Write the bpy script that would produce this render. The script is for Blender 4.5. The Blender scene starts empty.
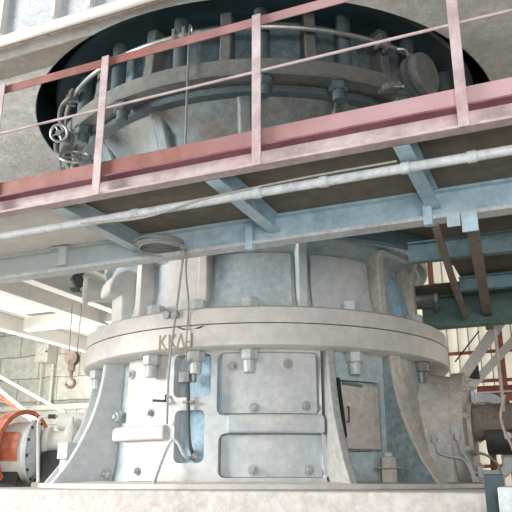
import bpy, bmesh, math, random
from mathutils import Vector, Matrix
random.seed(7)
R = math.radians
scene = bpy.context.scene
COL = scene.collection

# ------------------------------------------------------------------ layout
EYE = 1.6                       # eye level above the lower floor
F, PITCH = 700.0, R(17.7)       # focal length in pixels of the 512 frame, upward tilt
XC, YC = 0.13, 9.2              # vertical axis of the crusher
UX, UY = math.cos(R(23.5)), -math.sin(R(23.5))    # along the walkway (to the right)
NX, NY = math.sin(R(23.5)), math.cos(R(23.5))     # across the walkway (away)
SC, QC = XC*UX+YC*UY, XC*NX+YC*NY                 # the crusher axis in walkway axes


def W(s, q, z):
    """walkway axes -> world (z counted from eye level)"""
    return Vector((s*UX+q*NX, s*UY+q*NY, z+EYE))


def C(r, phi, z):
    """round the crusher axis, phi in degrees from the front, + to the right"""
    a = R(phi)
    return Vector((XC+r*math.sin(a), YC-r*math.cos(a), z+EYE))


def ray(px, py):
    a, b = (px-256)/F, (256-py)/F
    return Vector((a, math.cos(PITCH)-b*math.sin(PITCH), math.sin(PITCH)+b*math.cos(PITCH)))


E0 = Vector((0, 0, EYE))


def at_q(px, py, q):
    d = ray(px, py)
    return E0+d*(q/(d.x*NX+d.y*NY))


def at_z(px, py, z):
    d = ray(px, py)
    return E0+d*(z/d.z)


def on_cyl(px, py, r):
    d = ray(px, py)
    A = d.x**2+d.y**2
    B = -2*(d.x*XC+d.y*YC)
    K = XC**2+YC**2-r*r
    disc = max(B*B-4*A*K, 0)
    return E0+d*((-B-math.sqrt(disc))/(2*A))


def phi_z(p):
    return math.degrees(math.atan2(p.x-XC, -(p.y-YC))), p.z-EYE


def sq(p):
    return p.x*UX+p.y*UY, p.x*NX+p.y*NY


# ------------------------------------------------------------------ materials
def srgb(h):
    h = h.lstrip('#')
    v = [int(h[i:i+2], 16)/255 for i in (0, 2, 4)]
    return tuple((c/12.92 if c <= .04045 else ((c+.055)/1.055)**2.4) for c in v)+(1,)


def paint(name, base, var, dust=None, dust_amt=.0, rough=.6, metal=0., scale=2.5, bump=.12, lo=.38, hi=.62, fine=40, mottle=.28):
    m = bpy.data.materials.new(name)
    m.use_nodes = True
    nt = m.node_tree
    N, L = nt.nodes, nt.links
    b = N['Principled BSDF']
    tc = N.new('ShaderNodeTexCoord')
    n1 = N.new('ShaderNodeTexNoise')
    n1.inputs['Scale'].default_value = scale
    n1.inputs['Detail'].default_value = 8
    n1.inputs['Roughness'].default_value = .65
    L.new(tc.outputs['Object'], n1.inputs['Vector'])
    mr = N.new('ShaderNodeMapRange')
    mr.inputs['From Min'].default_value = lo
    mr.inputs['From Max'].default_value = hi
    L.new(n1.outputs['Fac'], mr.inputs['Value'])
    mx = N.new('ShaderNodeMix')
    mx.data_type = 'RGBA'
    mx.inputs['A'].default_value = srgb(base)
    mx.inputs['B'].default_value = srgb(var)
    L.new(mr.outputs['Result'], mx.inputs['Factor'])
    out = mx.outputs['Result']
    n2 = N.new('ShaderNodeTexNoise')
    n2.inputs['Scale'].default_value = fine
    n2.inputs['Detail'].default_value = 4
    L.new(tc.outputs['Object'], n2.inputs['Vector'])
    if dust:
        g = N.new('ShaderNodeNewGeometry')
        sx = N.new('ShaderNodeSeparateXYZ')
        L.new(g.outputs['Normal'], sx.inputs[0])
        m2 = N.new('ShaderNodeMapRange')
        m2.inputs['From Min'].default_value = -.1
        m2.inputs['From Max'].default_value = .8
        m2.inputs['To Min'].default_value = dust_amt*.35
        m2.inputs['To Max'].default_value = min(1, dust_amt*1.6)
        L.new(sx.outputs['Z'], m2.inputs['Value'])
        mm = N.new('ShaderNodeMath')
        mm.operation = 'MULTIPLY'
        L.new(m2.outputs['Result'], mm.inputs[0])
        m3 = N.new('ShaderNodeMapRange')
        m3.inputs['From Min'].default_value = .3
        m3.inputs['From Max'].default_value = .6
        n3 = N.new('ShaderNodeTexNoise')
        n3.inputs['Scale'].default_value = scale*2.7
        n3.inputs['Detail'].default_value = 10
        n3.inputs['Roughness'].default_value = .7
        L.new(tc.outputs['Object'], n3.inputs['Vector'])
        L.new(n3.outputs['Fac'], m3.inputs['Value'])
        L.new(m3.outputs['Result'], mm.inputs[1])
        mx2 = N.new('ShaderNodeMix')
        mx2.data_type = 'RGBA'
        L.new(mm.outputs[0], mx2.inputs['Factor'])
        L.new(out, mx2.inputs['A'])
        mx2.inputs['B'].default_value = srgb(dust)
        out = mx2.outputs['Result']
    n4 = N.new('ShaderNodeTexNoise')
    n4.inputs['Scale'].default_value = scale*5.3
    n4.inputs['Detail'].default_value = 9
    n4.inputs['Roughness'].default_value = .72
    L.new(tc.outputs['Object'], n4.inputs['Vector'])
    m4 = N.new('ShaderNodeMapRange')
    m4.inputs['From Min'].default_value = .34
    m4.inputs['From Max'].default_value = .66
    m4.inputs['To Min'].default_value = 1-mottle
    m4.inputs['To Max'].default_value = 1+mottle*.35
    L.new(n4.outputs['Fac'], m4.inputs['Value'])
    mx4 = N.new('ShaderNodeMix')
    mx4.data_type = 'RGBA'
    mx4.blend_type = 'MULTIPLY'
    mx4.inputs['Factor'].default_value = 1
    L.new(out, mx4.inputs['A'])
    L.new(m4.outputs['Result'], mx4.inputs['B'])
    out = mx4.outputs['Result']
    L.new(out, b.inputs['Base Color'])
    b.inputs['Roughness'].default_value = rough
    b.inputs['Metallic'].default_value = metal
    if bump:
        bp = N.new('ShaderNodeBump')
        bp.inputs['Strength'].default_value = bump
        bp.inputs['Distance'].default_value = .02
        ad = N.new('ShaderNodeMath')
        ad.operation = 'ADD'
        L.new(n1.outputs['Fac'], ad.inputs[0])
        L.new(n2.outputs['Fac'], ad.inputs[1])
        L.new(ad.outputs[0], bp.inputs['Height'])
        L.new(bp.outputs['Normal'], b.inputs['Normal'])
    return m


def block_mat():
    m = paint('block_wall', '#cbcac0', '#b4b4aa', rough=.9, scale=1.2, bump=.35, fine=14)
    nt = m.node_tree
    N, L = nt.nodes, nt.links
    b = N['Principled BSDF']
    col = b.inputs['Base Color'].links[0].from_socket
    tc = N.new('ShaderNodeTexCoord')
    sx = N.new('ShaderNodeSeparateXYZ')
    cx = N.new('ShaderNodeCombineXYZ')
    L.new(tc.outputs['Object'], sx.inputs[0])
    L.new(sx.outputs['X'], cx.inputs['X'])
    L.new(sx.outputs['Z'], cx.inputs['Y'])
    nz = N.new('ShaderNodeTexNoise')
    nz.inputs['Scale'].default_value = 1.5
    L.new(tc.outputs['Object'], nz.inputs['Vector'])
    va = N.new('ShaderNodeVectorMath')
    va.operation = 'MULTIPLY_ADD'
    va.inputs[1].default_value = (.1, .1, .1)
    L.new(nz.outputs['Color'], va.inputs[0])
    L.new(cx.outputs[0], va.inputs[2])
    br = N.new('ShaderNodeTexBrick')
    br.inputs['Scale'].default_value = 1
    br.inputs['Brick Width'].default_value = 1.25
    br.inputs['Row Height'].default_value = .58
    br.inputs['Mortar Size'].default_value = .016
    br.inputs['Mortar Smooth'].default_value = .4
    br.inputs['Color1'].default_value = (1, 1, 1, 1)
    br.inputs['Color2'].default_value = (.8, .82, .8, 1)
    br.inputs['Mortar'].default_value = (.42, .42, .38, 1)
    L.new(va.outputs[0], br.inputs['Vector'])
    mx = N.new('ShaderNodeMix')
    mx.data_type = 'RGBA'
    mx.blend_type = 'MULTIPLY'
    mx.inputs['Factor'].default_value = 1
    L.new(col, mx.inputs['A'])
    L.new(br.outputs['Color'], mx.inputs['B'])
    L.new(mx.outputs['Result'], b.inputs['Base Color'])
    return m


def glow(name, hexc, strength):
    m = bpy.data.materials.new(name)
    m.use_nodes = True
    b = m.node_tree.nodes['Principled BSDF']
    b.inputs['Base Color'].default_value = srgb(hexc)
    b.inputs['Emission Color'].default_value = srgb(hexc)
    b.inputs['Emission Strength'].default_value = strength
    b.inputs['Roughness'].default_value = .4
    return m


M = {}
M['blue'] = paint('crusher_blue_paint', '#9db6c2', '#b4c0c5', '#cbc7c0', .5, rough=.5, scale=2.2, bump=.10)
M['grey'] = paint('crusher_grey_paint', '#c3c8ca', '#aebcc4', '#d2ccc5', .6, rough=.55, scale=2.0, bump=.08, mottle=.18)
M['ring'] = paint('crusher_flange_paint', '#cecac6', '#c2c1c0', '#d8d3cc', .5, rough=.5, scale=1.2, bump=.05, mottle=.16)
M['beige'] = paint('dusty_cast_iron', '#c6c2bd', '#b2aca4', '#c6bcb0', .6, rough=.65, scale=2.6, bump=.12)
M['pocket'] = paint('pocket_blue_paint', '#86b0ca', '#9dbccd', '#b9c4c8', .5, rough=.45, scale=3.5, bump=.1)
M['bolt'] = paint('painted_bolt_steel', '#c2c8ca', '#a9b3b6', '#d0cac2', .5, rough=.4, scale=7, bump=.05)
M['boltmid'] = paint('greased_bolt_steel', '#a5adb0', '#8c9699', '#bdb9b2', .4, rough=.45, scale=7, bump=.05)
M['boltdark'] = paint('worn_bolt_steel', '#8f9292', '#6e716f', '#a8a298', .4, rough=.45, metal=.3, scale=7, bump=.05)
M['upper'] = paint('upper_shell_shade_paint', '#445760', '#586468', '#6c6963', .4, rough=.5, scale=2.2, bump=.12)  # shell paint darkened to carry the shade up in the hole
M['upperring'] = paint('upper_flange_shade_paint', '#6c6d69', '#5a6465', '#858179', .6, rough=.6, scale=2.4, bump=.1)  # flange grey with the same hole shade put into the colour
M['drum'] = paint('bluish_drum_shade_paint', '#6a828f', '#57656a', '#7a756c', .4, rough=.5, scale=2.4, bump=.12, mottle=.4)  # bluish drum paint, toned down for the dim light up there
M['cone'] = paint('cone_shade_paint', '#667c86', '#6a675f', '#7a756c', .4, rough=.5, scale=1.7, bump=.12, mottle=.4)  # shaded copy of the crusher blue, shade painted into the cone
M['bay'] = paint('teal_grey_bay_paint', '#8a9ea4', '#71868d', '#b0b3ae', .5, rough=.55, scale=3, bump=.1, mottle=.4)
M['housing'] = paint('housing_dusty_paint', '#c3bcb5', '#a9b2b4', '#c6bbae', .5, rough=.6, scale=1.8, bump=.1, mottle=.35)
M['rib'] = paint('dusty_rib_paint', '#a9a9a6', '#9aa1a4', '#b8b4ad', .6, rough=.6, scale=3, bump=.1)
M['purple'] = paint('purple_red_paint', '#7c4654', '#8d5a66', '#a88a90', .2, rough=.6, scale=3, bump=.06)
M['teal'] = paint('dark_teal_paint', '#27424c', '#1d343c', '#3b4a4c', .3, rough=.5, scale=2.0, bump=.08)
M['black'] = paint('black_rubber', '#121414', '#1c1f1f', rough=.6, bump=.05)
M['beamblue'] = paint('pale_blue_beam_paint', '#a3c7dd', '#b3cedb', '#cfd9dd', .45, rough=.5, scale=1.6, bump=.07)
M['white'] = paint('white_limewash', '#dfddd8', '#d3d2ce', '#dad7d0', .4, rough=.75, scale=1.6, bump=.06, mottle=.1)
M['pipe'] = paint('pale_pipe_paint', '#c9ced3', '#b3bcc4', '#d6d8d8', .5, rough=.45, scale=4, bump=.05)
M['red'] = paint('red_oxide_paint', '#854f44', '#90605a', '#b3958f', .3, rough=.6, scale=1.1, bump=.08)
M['rosy'] = paint('dusty_red_channel', '#ab8f92', '#c4b6b9', '#d0c8c9', .6, rough=.65, scale=1.6, bump=.08)
M['brownplate'] = paint('rusty_deck_plate', '#776e64', '#6a6a60', '#8e867b', .2, rough=.8, scale=1.5, bump=.1)
M['brownsteel'] = paint('brown_dusty_steel', '#857b6f', '#74695f', '#9b9186', .4, rough=.75, scale=4, bump=.1)
M['green'] = paint('green_girder_paint', '#4f6d66', '#5b7c7a', '#7f8f8a', .3, rough=.6, scale=2, bump=.08)
M['tealbeam'] = paint('teal_blue_beam_paint', '#587d8c', '#6a7f84', '#7d8580', .3, rough=.6, scale=2.5, bump=.08)
M['concrete'] = paint('pale_concrete', '#d6d7d5', '#c5c5c2', '#cac6be', .2, rough=.9, scale=1.3, bump=.3, fine=22)
M['darkstrip'] = paint('dark_grey_strip', '#9d968c', '#8c857c', rough=.9, scale=1.6, bump=.3, fine=22)
M['plinth'] = paint('whitewashed_plinth', '#d2d0cf', '#c3c1be', '#bdb6aa', .45, rough=.85, scale=2.0, bump=.2, fine=18)
M['floor'] = paint('dusty_concrete_floor', '#a8a399', '#98938a', rough=.9, scale=.8, bump=.2)
M['orange'] = paint('orange_motor_paint', '#c2552f', '#b24423', '#d9a88f', .7, rough=.5, scale=2.6, bump=.06)
M['rust'] = paint('rust_red_steel', '#8a4a38', '#9c5743', '#b59280', .4, rough=.7, scale=3, bump=.1)
M['steel'] = paint('bare_steel', '#a3a6a6', '#8b8f90', '#bcb7ad', .4, rough=.4, metal=.5, scale=5, bump=.05)
M['dark'] = paint('dark_oily_iron', '#3a3d3d', '#2c3030', '#55544e', .3, rough=.6, scale=4, bump=.1)
M['hook'] = paint('rusty_hook_iron', '#a08a78', '#7a6b5f', '#b8aa9a', .4, rough=.6, scale=9, bump=.1)
M['cable'] = paint('grey_cable_sheath', '#a9aba8', '#9a9c99', rough=.6, scale=9, bump=0)
M['hose'] = paint('dark_rubber_hose', '#5d5a55', '#4c4a46', rough=.6, scale=9, bump=0)
M['whitehose'] = paint('pale_plastic_hose', '#d4d8d8', '#c6caca', rough=.5, scale=9, bump=0)
M['box'] = paint('pale_switchbox_paint', '#d0cfc0', '#c3c2b4', '#dad8cc', .3, rough=.5, scale=3, bump=.03)
M['stencil'] = paint('khaki_stencil_paint', '#9c9480', '#8d8570', rough=.8, scale=14, bump=0)


def fade(m, hexc, x0, x1):
    """second colour blended in towards one end of the length"""
    nt = m.node_tree
    N, L = nt.nodes, nt.links
    b = N['Principled BSDF']
    col = b.inputs['Base Color'].links[0].from_socket
    tc = N.new('ShaderNodeTexCoord')
    sx = N.new('ShaderNodeSeparateXYZ')
    L.new(tc.outputs['Object'], sx.inputs[0])
    nz = N.new('ShaderNodeTexNoise')
    nz.inputs['Scale'].default_value = 1.6
    nz.inputs['Detail'].default_value = 8
    L.new(tc.outputs['Object'], nz.inputs['Vector'])
    ad = N.new('ShaderNodeMath')
    ad.operation = 'MULTIPLY_ADD'
    ad.inputs[1].default_value = 2.4
    L.new(nz.outputs['Fac'], ad.inputs[0])
    L.new(sx.outputs['X'], ad.inputs[2])
    mr = N.new('ShaderNodeMapRange')
    mr.inputs['From Min'].default_value = x0+1.2
    mr.inputs['From Max'].default_value = x1+1.2
    mr.inputs['To Max'].default_value = .85
    L.new(ad.outputs[0], mr.inputs['Value'])
    mx = N.new('ShaderNodeMix')
    mx.data_type = 'RGBA'
    L.new(mr.outputs['Result'], mx.inputs['Factor'])
    L.new(col, mx.inputs['A'])
    mx.inputs['B'].default_value = srgb(hexc)
    L.new(mx.outputs['Result'], b.inputs['Base Color'])


fade(M['beamblue'], '#b9bfbf', -.4, -2.4)
fade(M['red'], '#bb9ea4', -.6, 1.6)
M['block'] = block_mat()
M['daylight'] = glow('daylit_pane', '#f0ebd8', .46)

# ------------------------------------------------------------------ mesh building


def smooth_path(pts, k=6):
    pts = [Vector(p) for p in pts]
    if len(pts) < 3:
        return pts
    out = []
    ext = [pts[0]*2-pts[1]]+pts+[pts[-1]*2-pts[-2]]
    for i in range(1, len(ext)-2):
        p0, p1, p2, p3 = ext[i-1:i+3]
        for j in range(k):
            t = j/k
            out.append(.5*((2*p1)+(p2-p0)*t+(2*p0-5*p1+4*p2-p3)*t*t+(-p0+3*p1-3*p2+p3)*t**3))
    out.append(pts[-1])
    return out


class MB:
    def __init__(self):
        self.bm = bmesh.new()

    def poly(self, rings, caps=True, closed=False):
        """rings: list of equal length point loops, bridged in order"""
        bm = self.bm
        vs = [[bm.verts.new(p) for p in r] for r in rings]
        n = len(vs[0])
        m = len(vs)
        for i in range(m if closed else m-1):
            a, b = vs[i], vs[(i+1) % m]
            for j in range(n):
                k = (j+1) % n
                bm.faces.new((a[j], a[k], b[k], b[j]))
        if caps and not closed:
            bm.faces.new(list(reversed(vs[0])))
            bm.faces.new(vs[-1])
        return self

    def hexa(self, p):
        """p: 8 points, bottom loop then top loop"""
        return self.poly([p[:4], p[4:]])

    def wbox(self, s0, s1, q0, q1, z0, z1):
        return self.hexa([W(s0, q0, z0), W(s1, q0, z0), W(s1, q1, z0), W(s0, q1, z0),
                          W(s0, q0, z1), W(s1, q0, z1), W(s1, q1, z1), W(s0, q1, z1)])

    def box(self, c, a, b, d):
        """centre and three half-axis vectors"""
        c, a, b, d = Vector(c), Vector(a), Vector(b), Vector(d)
        return self.hexa([c-a-b-d, c+a-b-d, c+a+b-d, c-a+b-d, c-a-b+d, c+a-b+d, c+a+b+d, c-a+b+d])

    def cyl(self, p0, p1, r0, r1=None, n=20, turn=0.):
        p0, p1 = Vector(p0), Vector(p1)
        r1 = r0 if r1 is None else r1
        ax = (p1-p0).normalized()
        t = Vector((0, 0, 1)) if abs(ax.z) < .9 else Vector((1, 0, 0))
        x = ax.cross(t).normalized()
        y = ax.cross(x)
        f = lambda p, r: [p+(x*math.cos(turn+2*math.pi*i/n)+y*math.sin(turn+2*math.pi*i/n))*r for i in range(n)]
        return self.poly([f(p0, r0), f(p1, r1)])

    def rev(self, p0, ax, prof, n=28, caps=True):
        """surface of revolution: prof = [(distance along ax, radius)]"""
        p0, ax = Vector(p0), Vector(ax).normalized()
        t = Vector((0, 0, 1)) if abs(ax.z) < .9 else Vector((1, 0, 0))
        x = ax.cross(t).normalized()
        y = ax.cross(x)
        return self.poly([[p0+ax*d+(x*math.cos(2*math.pi*i/n)+y*math.sin(2*math.pi*i/n))*max(r, 1e-4) for i in range(n)]
                          for d, r in prof], caps)

    def tube(self, pts, r, n=8, k=6):
        pts = smooth_path(pts, k) if k > 1 else [Vector(p) for p in pts]
        rings = []
        x = None
        for i, p in enumerate(pts):
            d = (pts[min(i+1, len(pts)-1)]-pts[max(i-1, 0)]).normalized()
            if x is None:
                t = Vector((0, 0, 1)) if abs(d.z) < .9 else Vector((1, 0, 0))
                x = d.cross(t).normalized()
            x = (x-d*x.dot(d)).normalized()
            y = d.cross(x)
            rings.append([p+(x*math.cos(2*math.pi*j/n)+y*math.sin(2*math.pi*j/n))*r for j in range(n)])
        return self.poly(rings)

    def torus(self, c, ax, R_, r, n=32, m=8, a0=0, a1=360):
        c, ax = Vector(c), Vector(ax).normalized()
        t = Vector((0, 0, 1)) if abs(ax.z) < .9 else Vector((1, 0, 0))
        x = ax.cross(t).normalized()
        y = ax.cross(x)
        full = a1-a0 >= 360
        rings = []
        for i in range(n if full else n+1):
            a = R(a0+(a1-a0)*i/n)
            d = x*math.cos(a)+y*math.sin(a)
            rings.append([c+d*(R_+r*math.cos(2*math.pi*j/m))+ax*r*math.sin(2*math.pi*j/m) for j in range(m)])
        return self.poly(rings, closed=full)

    def lathe(self, prof, a0=0, a1=360, n=128):
        """closed (r, z) outline turned about the crusher axis"""
        full = a1-a0 >= 360
        rings = [[C(r, a0+(a1-a0)*i/n, z) for r, z in prof] for i in range(n if full else n+1)]
        return self.poly(rings, closed=full)

    def fin(self, prof, phi, w, w_bot=None):
        """radial plate: closed (r, z) outline, thickness w across"""
        a = R(phi)
        t = Vector((math.cos(a), math.sin(a), 0))
        pts = [C(r, phi, z) for r, z in prof]
        return self.poly([[p-t*(w/2) for p in pts], [p+t*(w/2) for p in pts]])

    def sweep(self, p0, p1, sec, up=(0, 0, 1)):
        """section [(side, up)] carried straight from p0 to p1"""
        p0, p1, up = Vector(p0), Vector(p1), Vector(up)
        d = (p1-p0).normalized()
        side = d.cross(up).normalized()
        u = side.cross(d)
        return self.poly([[p+side*a+u*b for a, b in sec] for p in (p0, p1)])

    def hexbolt(self, p, ax, r, h, rs, ls):
        """hex head (radius r, height h along ax) then a plain shank end (rs, ls)"""
        p, ax = Vector(p), Vector(ax).normalized()
        tn = random.random()
        self.cyl(p, p+ax*h*.08, r*1.12, n=24)
        self.cyl(p+ax*h*.08, p+ax*h*.9, r, n=6, turn=tn)
        self.cyl(p+ax*h*.9, p+ax*h, r, r*.86, n=6, turn=tn)
        if ls:
            self.cyl(p+ax*h, p+ax*(h+ls), rs, rs*.9, n=16)
        return self

    def cut_panel(self, outer, holes, rf, depth, astep=2.5):
        """(phi, z) outline with holes, filled, bent round the axis: front at rf(z), back depth further in"""
        bm = bmesh.new()
        for loop in [outer]+holes:
            vs = [bm.verts.new((p[0], p[1], 0)) for p in loop]
            for i in range(len(vs)):
                bm.edges.new((vs[i], vs[(i+1) % len(vs)]))
        bmesh.ops.triangle_fill(bm, edges=bm.edges[:], use_beauty=True, use_dissolve=False)
        a_lo, a_hi = min(p[0] for p in outer), max(p[0] for p in outer)
        z_lo, z_hi = min(p[1] for p in outer), max(p[1] for p in outer)
        a = a_lo+astep
        while a < a_hi:
            bmesh.ops.bisect_plane(bm, geom=bm.verts[:]+bm.edges[:]+bm.faces[:], plane_co=(a, 0, 0), plane_no=(1, 0, 0))
            a += astep
        for k in range(1, 12):
            z = z_lo+(z_hi-z_lo)*(k/12)**2
            bmesh.ops.bisect_plane(bm, geom=bm.verts[:]+bm.edges[:]+bm.faces[:], plane_co=(0, z, 0), plane_no=(0, 1, 0))
        res = bmesh.ops.extrude_face_region(bm, geom=bm.faces[:])
        for v in res['geom']:
            if isinstance(v, bmesh.types.BMVert):
                v.co.z = 1
        for v in bm.verts:
            ph, z, k = v.co
            v.co = C(rf(z)-(depth if k < .5 else 0), ph, z)
        bmesh.ops.recalc_face_normals(bm, faces=bm.faces[:])
        me = bpy.data.meshes.new('tmp')
        bm.to_mesh(me)
        self.bm.from_mesh(me)
        bpy.data.meshes.remove(me)
        bm.free()
        return self


def rrect(x0, x1, y0, y1, rx, ry, n=4):
    out = []
    for cx, cy, a0 in ((x1-rx, y1-ry, 0), (x0+rx, y1-ry, 90), (x0+rx, y0+ry, 180), (x1-rx, y0+ry, 270)):
        for i in range(n+1):
            a = R(a0+90*i/n)
            out.append((cx+rx*math.cos(a), cy+ry*math.sin(a)))
    return out


def isec(h, wf, t=.018, tf=.022, top=True):
    """I section, origin at the bottom centre"""
    a = wf/2
    return [(-a, 0), (a, 0), (a, tf), (t/2, tf), (t/2, h-tf), (a, h-tf), (a, h), (-a, h), (-a, h-tf), (-t/2, h-tf), (-t/2, tf), (-a, tf)]


def chan(h, wf, t=.015, tf=.018):
    """channel opening towards -side, back at 0"""
    return [(0, 0), (0, h), (-wf, h), (-wf, h-tf), (-t, h-tf), (-t, tf), (-wf, tf), (-wf, 0)]


def ang(a, b, t=.012):
    return [(0, 0), (a, 0), (a, t), (t, t), (t, b), (0, b)]


def root_matrix(o):
    while o.parent:
        o = o.parent
    return Matrix.Translation(o.location) @ o.rotation_euler.to_matrix().to_4x4()


def obj(name, mb, mat, parent=None, bevel=0., seg=2, loc=None, rotz=0., smooth=35, label=None):
    """link a built mesh as one object; world shape, origin at the root's base"""
    bm = mb.bm
    bmesh.ops.recalc_face_normals(bm, faces=bm.faces[:])
    me = bpy.data.meshes.new(name)
    bm.to_mesh(me)
    bm.free()
    o = bpy.data.objects.new(name, me)
    COL.objects.link(o)
    if parent is not None:
        o.parent = parent
        me.transform(root_matrix(parent).inverted())
    else:
        if loc is None:
            xs = [v.co for v in me.vertices]
            lo = Vector([min(v[i] for v in xs) for i in range(3)])
            hi = Vector([max(v[i] for v in xs) for i in range(3)])
            loc = Vector(((lo.x+hi.x)/2, (lo.y+hi.y)/2, lo.z))
        o.location = loc
        o.rotation_euler = (0, 0, rotz)
        me.transform(root_matrix(o).inverted())
    me.materials.append(M[mat])
    if smooth:
        for p in me.polygons:
            p.use_smooth = True
        me.set_sharp_from_angle(angle=R(smooth))
    if bevel:
        b = o.modifiers.new('bevel', 'BEVEL')
        b.width = bevel
        b.segments = seg
        b.limit_method = 'ANGLE'
        b.angle_limit = R(40)
        b.harden_normals = True
    if label:
        o['label'] = label
    return o


def tag(o, label, cat, group=None):
    o['label'] = label
    o['category'] = cat
    if group:
        o['group'] = group
    return o


def thing(name, label, cat, loc, rotz=0., group=None):
    o = bpy.data.objects.new(name, None)
    o.empty_display_size = .1
    COL.objects.link(o)
    o.location = loc
    o.rotation_euler = (0, 0, rotz)
    return tag(o, label, cat, group)


def struct(o):
    o['kind'] = 'structure'
    return o


ROT = -R(23.5)
ZP = -.09                       # plinth top, from eye level
FLOOR = -EYE

# ================================================================== setting
struct(obj('floor', MB().wbox(-26, 14, -6, 16, FLOOR-.2, FLOOR), 'floor', rotz=ROT))
struct(obj('wall_back', MB().wbox(-22, -2.6, 14, 14.4, FLOOR, 9), 'block', rotz=ROT, loc=W(-12, 14, FLOOR)))

# soffit slab with the round hole, its darker near strip, and the edge beam
SOF, HOLE = 4.7, 3.2


def slab(outer, hole, z0, z1):
    bm = bmesh.new()
    for loop in [outer]+([hole] if hole else []):
        vs = [bm.verts.new((p[0], p[1], 0)) for p in loop]
        for i in range(len(vs)):
            bm.edges.new((vs[i], vs[(i+1) % len(vs)]))
    bmesh.ops.triangle_fill(bm, edges=bm.edges[:], use_beauty=True, use_dissolve=False)
    res = bmesh.ops.extrude_face_region(bm, geom=bm.faces[:])
    for v in res['geom']:
        if isinstance(v, bmesh.types.BMVert):
            v.co.z = 1
    for v in bm.verts:
        v.co = W(v.co.x, v.co.y, z1 if v.co.z > .5 else z0)
    mb = MB()
    mb.bm.free()
    mb.bm = bm
    return mb


hole = [(SC+HOLE*math.sin(R(a)), QC-HOLE*math.cos(R(a))) for a in range(0, 360, 3)]
EDGE = (sq(at_z(0, 41, SOF-.03))[1]+sq(at_z(128, 4, SOF-.03))[1])/2+.09
struct(obj('ceiling', slab([(-22, EDGE), (12, EDGE), (12, 14.2), (-22, 14.2)], hole, SOF, SOF+.45), 'concrete', rotz=ROT, smooth=20))
# ring lining of the hole, and an unseen lid added to keep out world light
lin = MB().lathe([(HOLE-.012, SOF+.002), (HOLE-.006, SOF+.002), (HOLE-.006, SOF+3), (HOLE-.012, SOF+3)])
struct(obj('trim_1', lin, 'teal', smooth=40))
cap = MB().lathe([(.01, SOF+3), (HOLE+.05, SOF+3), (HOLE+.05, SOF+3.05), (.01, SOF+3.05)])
struct(obj('light_lid', cap, 'teal', smooth=40))

# window wall on the right, glazed with pale daylit panes
WS0, WS1, WQ = -2.6, 9.0, 14.0
win = bpy.data.objects.new('window_1', None)
COL.objects.link(win)
win.location = W(2, WQ, FLOOR)
win.rotation_euler = (0, 0, ROT)
struct(win)
obj('pane', MB().wbox(WS0, WS1, WQ+.06, WQ+.08, FLOOR+.3, 6), 'daylight', win)
fr = MB()
for k in range(60):
    s = WS0+.2*k
    fr.wbox(s, s+.025, WQ+.02, WQ+.06, FLOOR+.3, 6)
obj('mullion', fr, 'concrete', win)
fr = MB()
for z in (.2, 1.25, 1.75, 2.3, 3.4, 4.5):
    fr.wbox(WS0, WS1, WQ-.05, WQ, z, z+.06)
obj('transom', fr, 'rust', win)
fr = MB()
for k in range(10):
    s = WS0+.35+1.2*k
    fr.wbox(s, s+.1, WQ-.06, WQ+.02, FLOOR, 6)
obj('post', fr, 'rust', win)
obj('sill', MB().wbox(WS0, WS1, WQ-.02, WQ+.2, FLOOR, FLOOR+.3), 'concrete', win)

# ================================================================== plinth
p_c = at_z(478, 486, ZP)
s1, q1 = sq(p_c)
PQ0 = QC-2.86
PS1 = sq(at_q(491, 500, PQ0))[0]
o = obj('concrete_plinth', MB().wbox(-6.35, PS1, PQ0, QC+3.0, FLOOR, ZP), 'plinth', rotz=ROT, bevel=.03)
tag(o, 'whitewashed concrete plinth under the big crusher', 'plinth')

# ================================================================== crusher
cr = thing('gyratory_crusher', 'huge pale blue-grey gyratory crusher standing on the white plinth', 'crusher', C(0, 0, ZP))

# ---- base flange and lower frame
obj('base_flange', MB().lathe([(1.5, ZP), (2.74, ZP), (2.74, ZP+.05), (2.3, ZP+.07), (1.5, ZP+.07)]), 'ring', cr, bevel=.012)
wall_prof = [(1.6, ZP+.05), (2.06, ZP+.05), (2.02, .15), (2.0, .5), (1.98, 1.30), (1.6, 1.30)]
obj('lower_frame', MB().lathe(wall_prof), 'blue', cr)


def rib_r(z):
    tab = [(-.09, 2.75), (.04, 2.65), (.16, 2.555), (.35, 2.45), (.6, 2.335), (.85, 2.26), (1.05, 2.225), (1.30, 2.20)]
    for (za, ra), (zb, rb) in zip(tab, tab[1:]):
        if z <= zb:
            return ra+(rb-ra)*(z-za)/(zb-za)
    return tab[-1][1]


def rib_profile(k=1., top=1.30, inner=1.9):
    zs = [ZP+.03+(top-ZP-.03)*(i/16)**1.25 for i in range(17)]
    return [(inner, ZP+.03)]+[(2.2+(rib_r(z)-2.2)*k, z) for z in zs]+[(inner, top)]


for phi, w, mt, k in ((-84, .10, 'grey', 1), (-58, .09, 'grey', 1), (16.6, .09, 'rib', .9), (38.0, .13, 'bay', 1), (100, .11, 'grey', 1),
                      (136, .11, 'grey', 1), (172, .11, 'grey', 1), (208, .11, 'grey', 1), (244, .11, 'grey', 1)):
    fr_ = obj('frame_rib', MB().fin(rib_profile(k), phi, w), mt, cr, bevel=.02, seg=3)
    if phi == 38.0:
        out = [p for p in rib_profile(1) if p[0] > 2]
        obj('rib_edge', MB().fin([(r+.012, z) for r, z in out]+[(r-.03, z) for r, z in reversed(out)], phi, w+.02), 'beige', fr_, bevel=.008,
            label='dusty beige outer edge')

# wall skin between the fin on the left and the rib right of the middle, with its pockets
rf = lambda z: 2.12+.13*math.exp(-(z-ZP-.05)/.05)


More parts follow.
